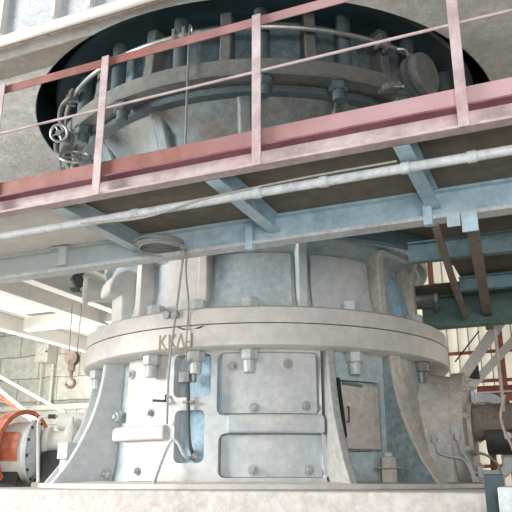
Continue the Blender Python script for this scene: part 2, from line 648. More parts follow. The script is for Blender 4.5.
def pr(x0, x1, y0, y1, rad=6, r=2.12):
    """pocket from pixel bounds, measured on the skin"""
    a0 = phi_z(on_cyl(x0, (y0+y1)/2, r))[0]
    a1 = phi_z(on_cyl(x1, (y0+y1)/2, r))[0]
    z1 = phi_z(on_cyl((x0+x1)/2, y0, r))[1]
    z0 = phi_z(on_cyl((x0+x1)/2, y1, r))[1]
    ry = rad*.0105
    rx = math.degrees(ry/r)
    return rrect(a0, a1, max(z0, ZP+.08), min(z1, 1.24), rx, ry)


a_l = phi_z(on_cyl(166.5, 410, 2.12))[0]
skin = MB().cut_panel([(a_l, ZP+.05), (14.5, ZP+.05), (14.5, 1.27), (a_l, 1.27)],
                      [pr(174, 211, 350, 397, 6), pr(174, 204, 410, 463, 6),
                       pr(217, 321, 347, 415, 7), pr(218, 329, 433, 478, 7)], rf, .15)
obj('frame_skin', skin, 'grey', cr, bevel=.022, seg=3)

# blue back plate of the two small cable pockets
obj('pocket_plate', MB().lathe([(1.95, .12), (2.03, .12), (2.015, 1.2), (1.95, 1.2)], -25.5, -12.6, 8), 'pocket', cr)


def cover_plate(x0, x1, y0, y1, r, bolts, mat, dep=.06):
    a0, a1 = phi_z(on_cyl(x0, (y0+y1)/2, r))[0], phi_z(on_cyl(x1, (y0+y1)/2, r))[0]
    z1, z0 = phi_z(on_cyl((x0+x1)/2, y0, r))[1], phi_z(on_cyl((x0+x1)/2, y1, r))[1]
    pl = obj('cover_plate', MB().cut_panel(rrect(a0, a1, z0, z1, 1.2, .04), [], lambda z: r, dep), mat, cr, bevel=.012)
    for bx, by in bolts:
        p = on_cyl(bx, by, r-.005)
        ph = phi_z(p)[0]
        ax = C(1, ph, 0)-C(0, ph, 0)
        b = MB()
        b.cyl(p, p+ax*.012, .052, n=20)
        b.cyl(p+ax*.012, p+ax*.042, .034, n=6)
        b.cyl(p+ax*.042, p+ax*.06, .019, n=12)
        obj('bolt', b, 'boltmid', pl, bevel=.003)
    return pl


cover_plate(222, 316, 350, 413, 2.045, [(233, 366), (288, 364), (254, 408), (306, 406)], 'grey')
cover_plate(221, 326, 435, 477, 2.07, [(253, 470), (309, 470)], 'grey')
cover_plate(128, 167, 349, 429, 2.08, [(151, 413)], 'ring', .2)
cover_plate(124, 166, 439, 481, 2.10, [(138, 471)], 'ring', .2)

# two bolts low on the shaded face beside the left fin, small fittings
for bx, by, r in ((120, 417, 2.04), (108, 474, 2.1), (134, 375, 2.06)):
    p = on_cyl(bx, by, r)
    ph = phi_z(p)[0]
    ax = C(1, ph, 0)-C(0, ph, 0)
    obj('bolt', MB().hexbolt(p, ax, .055, .05, .03, .03), 'bolt', cr, bevel=.004)

# fillet block where the cross bar meets the left fin
p0 = phi_z(on_cyl(115, 433, 2.14))
obj('cross_bar', MB().lathe([(1.98, .385), (2.17, .385), (2.18, .41), (2.18, .51), (2.15, .535), (1.98, .535)], p0[0], -29.5, 14), 'ring', cr, bevel=.02)
obj('cross_bar', MB().lathe([(1.98, .435), (2.15, .435), (2.16, .46), (2.16, .585), (2.13, .61), (1.98, .61)], -11.2, 15, 14), 'grey', cr, bevel=.02)

# ---- door bay between the two ribs on the right
bay = MB().cut_panel([(18, ZP+.05), (36, ZP+.05), (36, 1.27), (18, 1.27)],
                     [pr(338, 382, 381, 452, 4, 2.1)], lambda z: 2.09+.12*math.exp(-(z-ZP-.05)/.05), .1)
obj('frame_skin', bay, 'blue', cr, bevel=.015)
a0, a1 = phi_z(on_cyl(341, 415, 2.1))[0], phi_z(on_cyl(379, 415, 2.1))[0]
zt, zb = phi_z(on_cyl(360, 386, 2.1))[1], phi_z(on_cyl(360, 449, 2.1))[1]
door = obj('access_door', MB().cut_panel(rrect(a0, a1, zb, zt, .5, .02), [], lambda z: 2.10, .05), 'beige', cr, bevel=.008,
           label='small flat beige access door')
h = MB()
pa, pb = on_cyl(347, 407, 2.1), on_cyl(347, 422, 2.1)
off = (C(1, 22, 0)-C(0, 22, 0))*.04
h.tube([pa, pa+off, pb+off, pb], .008, k=1)
obj('handle', h, 'dark', door)
g = MB()
gp = [on_cyl(x, y, 2.125) for x, y in ((334.5, 378), (337.5, 378), (345, 436), (343, 440))]
gq = [p+off*1.2 for p in gp]
g.poly([gp, gq])
obj('gasket_strip', g, 'black', door)
hg = MB()
hg.cyl(on_cyl(343, 383, 2.13), on_cyl(362, 386, 2.13), .014)
obj('latch_bar', hg, 'boltdark', door)
obj('latch_bar', MB().cyl(on_cyl(345, 451, 2.13), on_cyl(372, 450, 2.13), .012), 'boltdark', door)
# anchor nut with washer plate at the foot of the bay
pn = C(2.3, 29.6, .075)
b = MB()
b.cyl(C(2.36, 29.6, ZP+.06), C(2.36, 29.6, .10), .085, n=6)
b.cyl(C(2.36, 29.6, .10), C(2.36, 29.6, .112), .15, n=24)
b.cyl(C(2.36, 29.6, .112), C(2.36, 29.6, .21), .08, n=6)
b.cyl(C(2.36, 29.6, .21), C(2.36, 29.6, .25), .05, n=16)
obj('anchor_nut', b, 'beige', cr, bevel=.006)
b = MB()
pL = on_cyl(66, 455, 2.5)
b.cyl(C(2.42, -69, .05), C(2.42, -69, .22), .11, n=20)
b.cyl(C(2.42, -69, .22), C(2.42, -69, .40), .15, n=6)
obj('anchor_nut', b, 'grey', cr, bevel=.006)

# ---- pinion housing on the right, its axis along the walkway
PH = 66.5
AX = C(1, PH, 0)-C(0, PH, 0)
CZ = .55
ctr = C(0, PH, CZ)
hs = MB()
side = Vector((AX.y, -AX.x, 0)).normalized()
up = Vector((0, 0, 1))


def hsec(d, hw, zt, rad):
    pts = [(-hw, ZP+.05), (hw, ZP+.05)]
    pts += [(hw-rad+rad*math.cos(R(t)), zt-rad+rad*math.sin(R(t))) for t in range(0, 91, 10)]
    pts += [(-hw+rad-rad*math.sin(R(t)), zt-rad+rad*math.cos(R(t))) for t in range(0, 91, 10)]
    return [C(0, 0, z)+AX*d+side*a for a, z in pts]


hs.poly([hsec(1.0, .70, 1.20, .40), hsec(2.2, .66, 1.15, .45), hsec(2.40, .62, 1.12, .50)])
ph_o = obj('pinion_housing', hs, 'housing', cr, bevel=.02)
# blending skin between the last rib and the housing
bl = MB().cut_panel([(39, ZP+.06), (60, ZP+.06), (60, 1.28), (39, 1.28)], [], lambda z: 2.13+.16*max(0, 1-z/1.2), .2)
obj('frame_skin', bl, 'housing', cr)
ef = MB().rev(ctr, AX, [(2.38, .60), (2.38, .63), (2.52, .63), (2.525, .62), (2.525, .3), (2.57, .3)], n=48)
e_o = obj('end_flange', ef, 'beige', ph_o, bevel=.008)
for k in range(10):
    a = 2*math.pi*(k+.3)/10
    p = ctr+AX*2.525+(side*math.cos(a)+up*math.sin(a))*.55
    obj('bolt', MB().hexbolt(p, AX, .035, .04, .016, .03), 'beige', ph_o)
# two grease fittings with copper lines
for gx, gy, path in ((433, 433, [(436, 442), (438, 452), (448, 456), (463, 459), (470, 470), (474, 482)]),
                     (456, 430, [(458, 440), (462, 451), (468, 460), (472, 470), (477, 482)])):
    d = 2.42
    q_ = 0
    base = None
    # on the front of the housing: a vertical plane through the near side of the housing
    pl_n = -side if (-side).y < 0 else side
    pl_p = ctr+pl_n*.65

    def onp(x, y, extra=0.):
        dr = ray(x, y)
        return E0+dr*((pl_p+pl_n*extra-E0).dot(pl_n)/dr.dot(pl_n))
    p = onp(gx, gy)
    b = MB()
    b.cyl(p-pl_n*.1, p+pl_n*.02, .055, n=20)
    b.cyl(p+pl_n*.02, p+pl_n*.04, .04, n=6)
    b.cyl(p+pl_n*.04, p+pl_n*.07, .022, n=12)
    b.cyl(onp(gx+1, gy+4, .03), onp(gx+2, gy+10, .03), .032, n=6)
    b.cyl(onp(gx+1.5, gy+6, .03), onp(gx+2.2, gy+7.5, .03), .046, n=6)
    gf = obj('grease_fitting', b, 'bolt', cr)
    obj('grease_line', MB().tube([onp(x, y, .04) for x, y in path], .012), 'bolt', gf)

# ---- main joint: two flange rings with bolts
obj('lower_flange', MB().lathe([(1.7, 1.26), (2.29, 1.26), (2.32, 1.28), (2.32, 1.488), (2.315, 1.492), (1.7, 1.492)]), 'ring', cr)
obj('joint_gasket', MB().lathe([(1.7, 1.49), (2.30, 1.49), (2.30, 1.505), (1.7, 1.505)]), 'dark', cr)
obj('upper_flange', MB().lathe([(1.7, 1.502), (2.315, 1.502), (2.32, 1.506), (2.31, 1.66), (2.27, 1.685), (1.7, 1.70)]), 'ring', cr)
for ph in (-106, -71, -35, -20.3, -5.2, 24.4, 53, 88, 118, 150, 180, 210):
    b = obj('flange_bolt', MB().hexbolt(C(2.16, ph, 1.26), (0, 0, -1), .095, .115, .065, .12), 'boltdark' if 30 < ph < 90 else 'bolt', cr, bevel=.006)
    hd = MB()
    hd.cyl(C(2.13, ph, 1.66), C(2.13, ph, 1.80), .105, .1, n=6, turn=ph)
    obj('bolt_head', hd, 'bolt', b, bevel=.012)
# dowel pair and wedge notch in the joint over the lettering
b = MB()
for x in (168, 176):
    p = on_cyl(x, 315, 2.315)
    ax = C(1, phi_z(p)[0], 0)-C(0, phi_z(p)[0], 0)
    b.cyl(p-ax*.02, p+ax*.04, .045, n=12)
obj('dowel', b, 'steel', cr, bevel=.008)
wd = [on_cyl(x, y, 2.322) for x, y in ((177, 327.5), (205, 325.5), (200, 328.5), (183, 330))]
wq = [on_cyl(x, y, 2.30) for x, y in ((177, 327.5), (205, 325.5), (200, 328.5), (183, 330))]
obj('notch', MB().poly([wq, wd]), 'dark', cr)

# stencilled lettering, following the ring
lt = MB()


def stroke(x0, y0, x1, y1, w):
    dx, dy = x1-x0, y1-y0
    l = math.hypot(dx, dy)
    nx, ny = -dy/l*w/2, dx/l*w/2
    q = [(x0+nx, y0+ny), (x1+nx, y1+ny), (x1-nx, y1-ny), (x0-nx, y0-ny)]
    lt.poly([[on_cyl(a, c, 2.318) for a, c in q], [on_cyl(a, c, 2.3225) for a, c in q]])


stroke(160.2, 335.3, 159.6, 350.3, 2.0)
stroke(165.8, 335.0, 160.8, 343, 1.8)
stroke(161.3, 341.5, 166.2, 350, 1.8)
stroke(169.6, 334.7, 169.3, 349.6, 2.0)
stroke(175.6, 334.2, 170.2, 342.3, 1.8)
stroke(170.8, 341, 176.2, 349.4, 1.8)
stroke(181.0, 333.6, 176.6, 348.8, 1.6)
stroke(181.0, 333.6, 184.3, 348.4, 1.8)
stroke(175.8, 349.0, 185.2, 348.4, 1.6)
stroke(186.4, 342.0, 189.8, 341.7, 1.6)
stroke(191.8, 333.2, 191.4, 347.8, 2.1)
obj('lettering', lt, 'stencil', cr, smooth=0)

# ---- upper shell between the main joint and the walkway
core = [(1.5, 1.66), (2.05, 1.66), (2.0, 1.75), (1.93, 1.86), (1.90, 2.05), (1.90, 2.36), (2.04, 2.45), (2.06, 2.56), (2.0, 2.62), (1.5, 2.62)]
obj('middle_shell', MB().lathe(core), 'blue', cr)
obj('upper_cone', MB().lathe([(1.5, 2.6), (2.0, 2.6), (2.04, 2.9), (2.12, 3.4), (2.24, 3.75), (2.5, 4.06), (1.5, 4.06)]), 'cone', cr)
sp = [(1.8, 1.68), (2.13, 1.68), (2.09, 1.80), (2.08, 2.36), (2.14, 2.47), (1.8, 2.5)]
for ph, mt in ((-45, 'ring'), (-19.8, 'ring'), (10.2, 'grey'), (38, 'beige'), (57.5, 'beige'), (100, 'grey'), (130, 'grey'), (160, 'grey'), (190, 'grey'), (220, 'grey'), (250, 'grey')):
    obj('shell_rib', MB().fin(sp, ph, .11), mt, cr, bevel=.02, seg=3)
# lit skin between the arched recess and the next rib, sloped panels elsewhere
obj('shell_panel', MB().cut_panel([(-37, 1.69), (-20, 1.69), (-20, 2.5), (-33, 2.5), (-33, 2.25), (-34, 1.95)], [], lambda z: 2.04, .2), 'ring', cr, bevel=.02)
for a0, a1, mt in ((-17, 7.4, 'blue'), (13.4, 35, 'grey')):
    obj('shell_panel', MB().lathe([(1.8, 1.69), (2.06, 1.69), (2.0, 1.90), (1.985, 2.02), (1.97, 2.30), (1.94, 2.36), (1.8, 2.38)], a0, a1, 12), mt, cr, bevel=.02)
obj('shell_panel', MB().lathe([(1.8, 1.69), (2.07, 1.69), (1.96, 2.2), (1.9, 2.3), (1.8, 2.3)], 49, 55, 6), 'pocket', cr, bevel=.01)
# rounded lug on the left
lug = [(1.7, 1.69), (2.06, 1.69), (2.07, 2.12)]+[(1.93+.29*math.cos(R(a)), 2.14+.29*math.sin(R(a))) for a in range(-10, 100, 12)]+[(1.7, 2.44)]
obj('shell_lug', MB().fin(lug, -62, .38), 'ring', cr, bevel=.05, seg=3)
# side nozzles
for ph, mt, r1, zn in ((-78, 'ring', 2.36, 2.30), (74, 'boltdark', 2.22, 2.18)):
    a = C(1, ph, 0)-C(0, ph, 0)
    c0 = C(0, ph, zn)
    nz = obj('side_nozzle', MB().rev(c0, a, [(1.7, .15), (r1-.25, .13), (r1-.06, .13), (r1, .15)], n=28), mt, cr)
    obj('nozzle_flange', MB().rev(c0, a, [(r1-.02, .19), (r1+.04, .19)], n=28), mt, nz, bevel=.01)
obj('mid_flange', MB().lathe([(1.9, 2.50), (2.13, 2.50), (2.15, 2.52), (2.15, 2.62), (1.9, 2.64)]), 'blue', cr, bevel=.01)

# ribs on the upper cone, under the top flange
for k in range(14):
    ph = -6+k*360/14
    obj('cone_rib', MB().fin([(1.9, 2.68), (2.14, 2.68), (2.14, 3.2), (2.26, 3.6), (2.40, 3.92), (2.56, 4.06), (1.9, 4.06)], ph, .2), 'cone', cr, bevel=.06, seg=4)
# ---- top flange and its hanging nuts
obj('top_flange', MB().lathe([(2.0, 4.06), (2.66, 4.06), (2.68, 4.03), (2.83, 4.03), (2.85, 4.05), (2.85, 4.20), (2.83, 4.22), (2.0, 4.22)]), 'upperring', cr)
obj('step_ring', MB().lathe([(2.3, 3.985), (2.56, 3.985), (2.58, 4.0), (2.58, 4.05), (2.3, 4.06)]), 'upper', cr)
for ph in (-70, -53.5, -36.5, -1, 15.8, 33, 50, 70, 90, 180, 270):
    tb = obj('top_flange_bolt', MB().hexbolt(C(2.74, ph, 4.03), (0, 0, -1), .105, .10, .07, .11), 'upper', cr, bevel=.006)
# ---- drum above, with upright ribs and round posts
obj('top_drum', MB().lathe([(1.8, 4.22), (2.42, 4.22), (2.46, 4.5), (2.46, 5.4), (1.8, 5.4)]), 'drum', cr)
for k in range(18):
    ph = -10+k*20
    obj('drum_rib', MB().fin([(2.3, 4.22), (2.72, 4.22), (2.68, 4.5), (2.66, 4.95), (2.3, 4.95)], ph, .13), 'upperring', cr, bevel=.02)
for k in range(18):
    ph = -1.5+k*20
    obj('tie_rod', MB().cyl(C(2.64, ph, 4.22), C(2.64, ph, 4.98), .085), 'upper', cr)
obj('skirt_ring', MB().lathe([(2.3, 4.93), (2.92, 4.93), (2.96, 4.96), (2.96, 5.35), (2.3, 5.35)]), 'teal', cr, bevel=.01)
# lubrication line round the drum, with clamps
lub = obj('lubrication_line', MB().tube([C(2.80, a, 4.62) for a in range(-80, 46, 6)], .028, k=2), 'steel', cr)
for a in (-62, -20, 27):
    p = C(2.80, a, 4.62)
    t = C(1, a+90, 0)-C(0, a+90, 0)
    b = MB()
    b.box(p-t*.06, t*.018, (C(1, a, 0)-C(0, a, 0))*.06, (0, 0, .07))
    b.box(p, t*.05, (C(1, a, 0)-C(0, a, 0))*.03, (0, 0, .03))
    b.box(p+t*.06, t*.018, (C(1, a, 0)-C(0, a, 0))*.06, (0, 0, .07))
    b.cyl(p-t*.09, p+t*.09, .045, n=12)
    obj('clamp', b, 'steel', lub)
obj('drop_line', MB().tube([C(2.80, 31, 4.62), C(2.88, 33, 4.55), C(2.9, 33.5, 4.1)], .02), 'steel', lub)
obj('drop_line', MB().tube([C(2.80, -17, 4.62), C(2.89, -17, 4.55), C(2.9, -17, 3.0)], .013), 'steel', lub)
# round inspection cap on the right shoulder
cp = at_q(424, 74, 7.6)
ph_c, z_c = phi_z(on_cyl(424, 74, 2.98))
a = (C(1, ph_c+8, 0)-C(0, ph_c+8, 0))
cp = on_cyl(424, 74, 2.98)
cap_o = obj('inspection_cap', MB().rev(cp, a, [(-.6, .17), (-.16, .19), (-.15, .24), (-.09, .25), (-.085, .21), (-.05, .21), (-.045, .245), (.03, .245), (.05, .225)], n=36), 'upperring', cr)
ob = MB()
lp = at_q(393, 86, 6.3)
lp = C(2.87, 27.5, 4.05)
for k, (da, dz) in enumerate(((0, 0), (1.6, .03), (3.2, .06))):
    ob.cyl(C(2.80, 25.5+da, 3.99+dz), C(2.95, 25.5+da, 3.99+dz), .035, n=8)
ob.tube([C(2.93, 24.5, 3.98), C(2.95, 27, 4.01), C(2.93, 30, 4.06)], .02)
obj('line_fitting', ob, 'steel', cr)

# ================================================================== valves on the left of the top
def hand_valve(c, ax, rad, label, toward):
    c, ax = Vector(c), Vector(ax).normalized()
    t = thing('hand_valve', label, 'valve', c)
    b = MB()
    b.rev(c-ax*.30, ax, [(0, .05), (.03, .09), (.06, .09), (.08, .06), (.2, .05), (.22, .025), (.30, .018)], n=18)
    obj('valve_body', b, 'upperring', t)
    w = MB().torus(c, ax, rad, .018, 28, 8)
    ref = ax.cross(Vector((0, 0, 1))).normalized()
    for k in range(4):
        v = Matrix.Rotation(math.pi/2*k+.4, 3, ax) @ ref
        w.cyl(c, c+v*rad, .012, n=8)
    w.cyl(c-ax*.03, c+ax*.03, .035, n=12)
    obj('handwheel', w, 'steel', t)
    for v in toward:
        obj('valve_pipe', MB().tube(v, .028), 'upperring', t)
    return t


v1 = on_cyl(59, 133, 3.06)
oc = on_cyl
hand_valve(v1, (-.1, -1, -.25), .10, 'upright valve with small round handwheel, left of the crusher flange',
           [[v1+Vector((.03, .28, .07)), oc(60, 120, 2.98), oc(62, 106, 2.97), oc(70, 97, 2.92), oc(73, 90, 2.88)]])
v2 = on_cyl(75, 157, 3.02)
ax2 = Vector((.15, -.75, .75)).normalized()
hand_valve(v2, ax2, .17, 'lower valve with wide handwheel lying flat, behind the toe board',
           [[v2-ax2*.25, oc(64, 160, 2.95), oc(57, 153, 3.0), oc(56, 143, 3.04)]])
jb = at_q(74, 90, 7.6)
b = MB().box(jb, (.07, .02, 0), (-.02, .05, 0), (0, 0, .06)).cyl(jb+Vector((0, 0, .06)), jb+Vector((.14, .1, .33)), .018, n=10)
o = obj('junction_box', b, 'steel', bevel=.006)
tag(o, 'small metal pipe clamp block with thin conduit in the dark ring gap', 'junction box')
# ================================================================== walkway
NQ, FQ = 4.035, 5.28
DECK = 2.205
SL, SR = -9.3, 5.0
wk = thing('steel_walkway', 'steel walkway with red railing and pale blue beams crossing in front of the crusher', 'walkway', W(-2, (NQ+FQ)/2, FLOOR), ROT)
e = obj('edge_channel', MB().sweep(W(SL, NQ+.08, 2.05), W(SR, NQ+.08, 2.05), [(a, b) for a, b in [(0, 0), (.10, 0), (.10, .02), (.014, .02), (.014, .142), (.014, .155), (0, .155)]]), 'rosy', wk, bevel=.004)
obj('top_flange', MB().wbox(SL, SR, NQ-.02, NQ+.079, 2.05+.142, 2.207), 'purple', wk, bevel=.003)
obj('bottom_flange', MB().wbox(SL, SR, FQ-.006, FQ+.146, 1.951, 1.984), 'pipe', wk, bevel=.003)
obj('toe_board', MB().wbox(SL, SR, NQ+.005, NQ+.017, 2.208, 2.335), 'red', wk, bevel=.003)
fb = obj('inner_beam', MB().sweep(W(SL, FQ+.07, 1.957), W(SR, FQ+.07, 1.957), isec(.243, .14)), 'beamblue', wk, bevel=.004)
for s0, s1, nm in ((-9.3, -5.02, 'white'), (-5.0, -3.2, 'brownplate'), (-3.18, -1.42, 'brownplate'), (-1.4, 5.0, 'brownplate')):
    pass


def s_at(px, py, z):
    return sq(at_z(px, py, z))[0]


cs = [s_at(82, 228, 2.0), s_at(234, 205, 2.0), s_at(417, 182, 2.0)]
edges = [SL]+cs+[SR]
for i in range(4):
    obj('deck_plate', MB().wbox(edges[i]+.01, edges[i+1]-.01, NQ+.018, FQ+.13, DECK-.005, DECK+.01), 'white' if i == 0 else 'brownplate', wk)
for i, s in enumerate(cs):
    obj('cross_beam', MB().sweep(W(s, NQ+.1, 2.05), W(s, FQ+.06, 2.05), isec(.15, .11, .012, .014)), 'beamblue', wk, bevel=.003)
for px in (253, 430):
    s = s_at(px, 246-(px-253)*.137, 1.957)
    t_ = obj('clip_plate', MB().wbox(s-.035, s+.035, FQ-.03, FQ+.03, 1.90, 2.12), 'beamblue', wk, bevel=.003)
s = s_at(470, 222, 1.957)
t_ = MB().wbox(s-.15, s-.05, FQ-.02, FQ-.005, 1.86, 1.962)
t_.wbox(s-.04, s+.08, FQ-.03, FQ-.012, 1.80, 1.962)
obj('clip_plate', t_, 'beamblue', wk, bevel=.003)
# hooked strap over the beam on the left
s = sq(at_q(63, 250, FQ-.05))[0]
hk = MB().wbox(s-.05, s+.05, FQ-.06, FQ-.045, 1.99, 2.19)
hk.wbox(s-.17, s+.05, FQ-.06, FQ+.0, 2.175, 2.19)
obj('hook_strap', hk, 'beamblue', wk, bevel=.004)
# stiffeners on the beam web (left)
# railing
ztop = at_q(258, 17, NQ).z-EYE
obj('handrail', MB().sweep(W(SL, NQ, ztop), W(SR, NQ, ztop), [(-.006, -.075), (.006, -.075), (.006, 0), (-.07, 0), (-.07, -.010), (-.006, -.010)]), 'red', wk, bevel=.003)
zmid = at_q(258, 73, NQ).z-EYE
obj('middle_rail', MB().cyl(W(SL, NQ-.02, zmid), W(SR, NQ-.02, zmid), .011, n=10), 'rosy', wk)
posts = [sq(at_q(px, py, NQ))[0] for px, py in ((2, 110), (102.5, 130), (258, 100), (458, 60))]
posts = [posts[0]-2*(posts[1]-posts[0]), posts[0]-(posts[1]-posts[0])]+posts+[posts[3]+1.1, posts[3]+2.2]
for s in posts:
    if SL < s < SR:
        obj('post', MB().sweep(W(s, NQ-.005, 2.045), W(s, NQ-.005, ztop), [(-.034, .03), (.034, .03), (.034, .02), (-.024, .02), (-.024, -.03), (-.034, -.03)], up=(-NX, -NY, 0)), 'rosy', wk, bevel=.002)
# supports outside the view
for s in (SL+.1, SR-.2):
    obj('column', MB().wbox(s-.08, s+.08, FQ-.1, FQ+.1, FLOOR, 1.96), 'beamblue', wk)
    obj('column', MB().wbox(s-.08, s+.08, NQ+.02, NQ+.2, FLOOR, 2.05), 'beamblue', wk)

# pipe slung under the walkway
pz = 1.99
pp0, pp1 = sq(at_z(0, 236, pz)), sq(at_z(511, 151, pz))
pq = (pp0[1]+pp1[1])/2
pt = thing('conduit_pipe', 'long pale pipe slung under the walkway in front of its blue beam', 'pipe', W(-2, pq, pz), ROT)
obj('pipe_run', MB().cyl(W(SL, pq, pz), W(SR, pq, pz), .034, n=20), 'pipe', pt)
for px, py in ((134, 213), (258, 193), (324, 182), (405, 167), (472, 157)):
    s = s_at(px, py, pz)
    obj('coupling', MB().cyl(W(s-.03, pq, pz), W(s+.03, pq, pz), .041, n=20), 'pipe', pt, bevel=.004)
wv = MB()
wv.tube([W(s_at(px, py, pz), pq-.035, pz+dz) for px, py, dz in ((90, 226, -.02), (150, 215, -.06), (215, 205, .01), (300, 190, .04), (400, 172, .045))], .008)
tg = obj('thin_cable', wv, 'cable')
tag(tg, 'thin grey cable running along the pale pipe below the walkway', 'cable')

# ================================================================== cable coil and hanging lines
cz0 = at_q(161, 247, FQ-.17)
coil = MB()
for k in range(7):
    c = cz0+Vector((random.uniform(-.02, .02), random.uniform(-.03, .03), -.02+k*.012))
    coil.torus(c, (random.uniform(-.1, .1), random.uniform(-.1, .1), 1), .205+random.uniform(-.025, .02), .0085, 40, 6)
tag(obj('cable_coil', coil, 'cable'), 'loose coil of grey cable hung on the blue walkway beam', 'cable coil')
c0 = at_q(184, 250, FQ-.05)
ln = MB().tube([c0, c0.lerp(on_cyl(171, 350, 2.37), .5)+Vector((0, 0, -.02)), on_cyl(171, 350, 2.37), on_cyl(168, 385, 2.3), on_cyl(167, 424, 2.16)], .011)
tag(obj('hanging_cable', ln, 'cable'), 'straight thin grey cable hanging across the first letters of the flange stencil', 'cable')
hc = thing('sensor_cable', 'looping grey cable with connector block ending in a blue pocket', 'cable', on_cyl(189, 455, 2.1))
obj('cable_run', MB().tube([c0+Vector((.03, -.02, 0)), at_q(186, 272, 5.6), on_cyl(188.5, 305, 2.36), on_cyl(186, 345, 2.35), on_cyl(187.5, 372, 2.16)], .009), 'cable', hc)
p = on_cyl(188, 377, 2.16)
a = C(1, -20.5, 0)-C(0, -20.5, 0)
t = Vector((math.cos(R(-20.5)), math.sin(R(-20.5)), 0))
obj('connector_block', MB().box(p-t*.03, t*.055, a*.04, (0, 0, .055)).cyl(p+t*.05-a*.02-Vector((0, 0, .05)), p+t*.05-a*.02+Vector((0, 0, .05)), .035, n=12), 'steel', hc, bevel=.005)
obj('hose', MB().tube([on_cyl(188, 382, 2.16), on_cyl(188.3, 402, 2.17), on_cyl(188.5, 425, 2.15), on_cyl(190, 445, 2.12), on_cyl(194, 456, 2.06)], .018), 'hose', hc)
obj('clamp', MB().cyl(on_cyl(183, 402, 2.17), on_cyl(194, 402, 2.17), .014), 'steel', hc)
obj('socket', MB().cyl(on_cyl(192, 454, 2.07), on_cyl(197, 458, 2.04), .05), 'steel', hc)
wh = MB().tube([on_cyl(153, 487, 2.7), on_cyl(157, 474, 2.4), on_cyl(166, 450, 2.22), on_cyl(172, 440, 2.2), on_cyl(178, 443, 2.18), on_cyl(184, 455, 2.14), on_cyl(190, 460, 2.06)], .018)
tag(obj('plastic_hose', wh, 'whitehose'), 'pale flexible hose arching from the plinth into the lower blue pocket', 'hose')
rb = MB().tube([on_cyl(166, 395, 2.15), on_cyl(166, 400, 2.17), on_cyl(164, 401, 2.2), on_cyl(153, 400.5, 2.22)], .014, k=2)
tag(obj('bent_rod', rb, 'dark'), 'short black bent rod on the crusher wall left of the blue pockets', 'rod')

# ================================================================== edge beam above the soffit
eb = thing('ceiling_edge_beam', 'pale steel beam along the near edge of the concrete soffit at top', 'beam', W(-4, EDGE-.1, SOF-.06), ROT)
obj('web_plate', MB().wbox(-16, 8, EDGE-.05, EDGE-.03, SOF+.03, SOF+1.3), 'pipe', eb)
obj('bottom_flange', MB().sweep(W(-16, EDGE-.09, SOF-.03), W(8, EDGE-.09, SOF-.03), [(.06*math.cos(R(x)), .06*math.sin(R(x))) for x in range(0, 360, 30)]), 'white', eb)
obj('rusty_lip', MB().wbox(-16, 8, EDGE-.045, EDGE-.015, SOF-.085, SOF-.03), 'hook', eb)
st = [sq(at_q(x, y, EDGE-.1))[0] for x, y in ((4, 10), (56, 5), (91, 2))]
st += [st[0]-1.4, st[0]-2.8, st[2]+1.2, st[2]+2.5, st[2]+3.8]
for s in st:
    obj('stiffener', MB().wbox(s-.02, s+.02, EDGE-.14, EDGE-.05, SOF+.05, SOF+1.25), 'white', eb)
# darker grey strip laid along the soffit
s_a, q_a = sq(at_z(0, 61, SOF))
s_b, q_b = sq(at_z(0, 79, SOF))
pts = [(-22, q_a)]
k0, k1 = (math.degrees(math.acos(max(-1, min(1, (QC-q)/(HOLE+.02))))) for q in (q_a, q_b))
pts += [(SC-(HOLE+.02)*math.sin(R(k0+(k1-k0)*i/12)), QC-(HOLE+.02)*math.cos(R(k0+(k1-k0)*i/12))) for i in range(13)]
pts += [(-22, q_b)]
struct(obj('trim_3', slab(pts, None, SOF-.012, SOF+.01), 'darkstrip', rotz=ROT))

# ================================================================== platform on the right beyond the walkway
rp = thing('rear_platform', 'dark steel platform seen from below on the right beyond the blue beam', 'platform', W(1, 7, 2.1), ROT)
gq = sq(at_z(470, 326, 1.8))[1]
S0 = SC+2.62
obj('deck_plate', MB().wbox(S0, 7, FQ+.16, gq+.2, 2.2, 2.215), 'brownplate', rp)
obj('opening_rim', MB().lathe([(2.70, 2.27), (2.78, 2.27), (2.78, 2.42), (2.70, 2.42)], 5, 58, 30), 'tealbeam', rp)
obj('deck_plate', MB().lathe([(2.70, 2.425), (3.17, 2.425), (3.17, 2.44), (2.70, 2.44)], 5, 58, 30), 'brownplate', rp)
for px, yb, zb, hh, mt in ((475, 256, 2.0, .2, 'tealbeam'), (490, 289, 2.0, .16, 'tealbeam')):
    q = sq(at_z(px, yb, zb))[1]
    obj('stringer', MB().sweep(W(S0-(.3 if yb < 270 else 0), q, zb), W(7, q, zb), isec(hh, .1, .012, .014)), mt, rp)
obj('girder', MB().sweep(W(S0-.6, gq, 1.8), W(7, gq, 1.8), isec(.4, .2)), 'green', rp)
qa_ = sq(at_z(434, 285, 2.2))
obj('deck_plate', MB().wbox(qa_[0]-.4, S0-.01, qa_[1], gq+.2, 2.2, 2.215), 'brownplate', rp)
zc = 1.93
for pts, w in (([(435, 226), (452, 280), (466, 318)], .06), ([(472, 226), (490, 330)], .10)):
    m_ = MB()
    P = [at_z(x, y, zc-.04*i) for i, (x, y) in enumerate(pts)]
    for a_, b_ in zip(P, P[1:]):
        m_.sweep(a_, b_, [(-w/2, 0), (w/2, 0), (w/2, .06), (-w/2, .06)])
    obj('cross_member', m_, 'brownsteel', rp, bevel=.004)

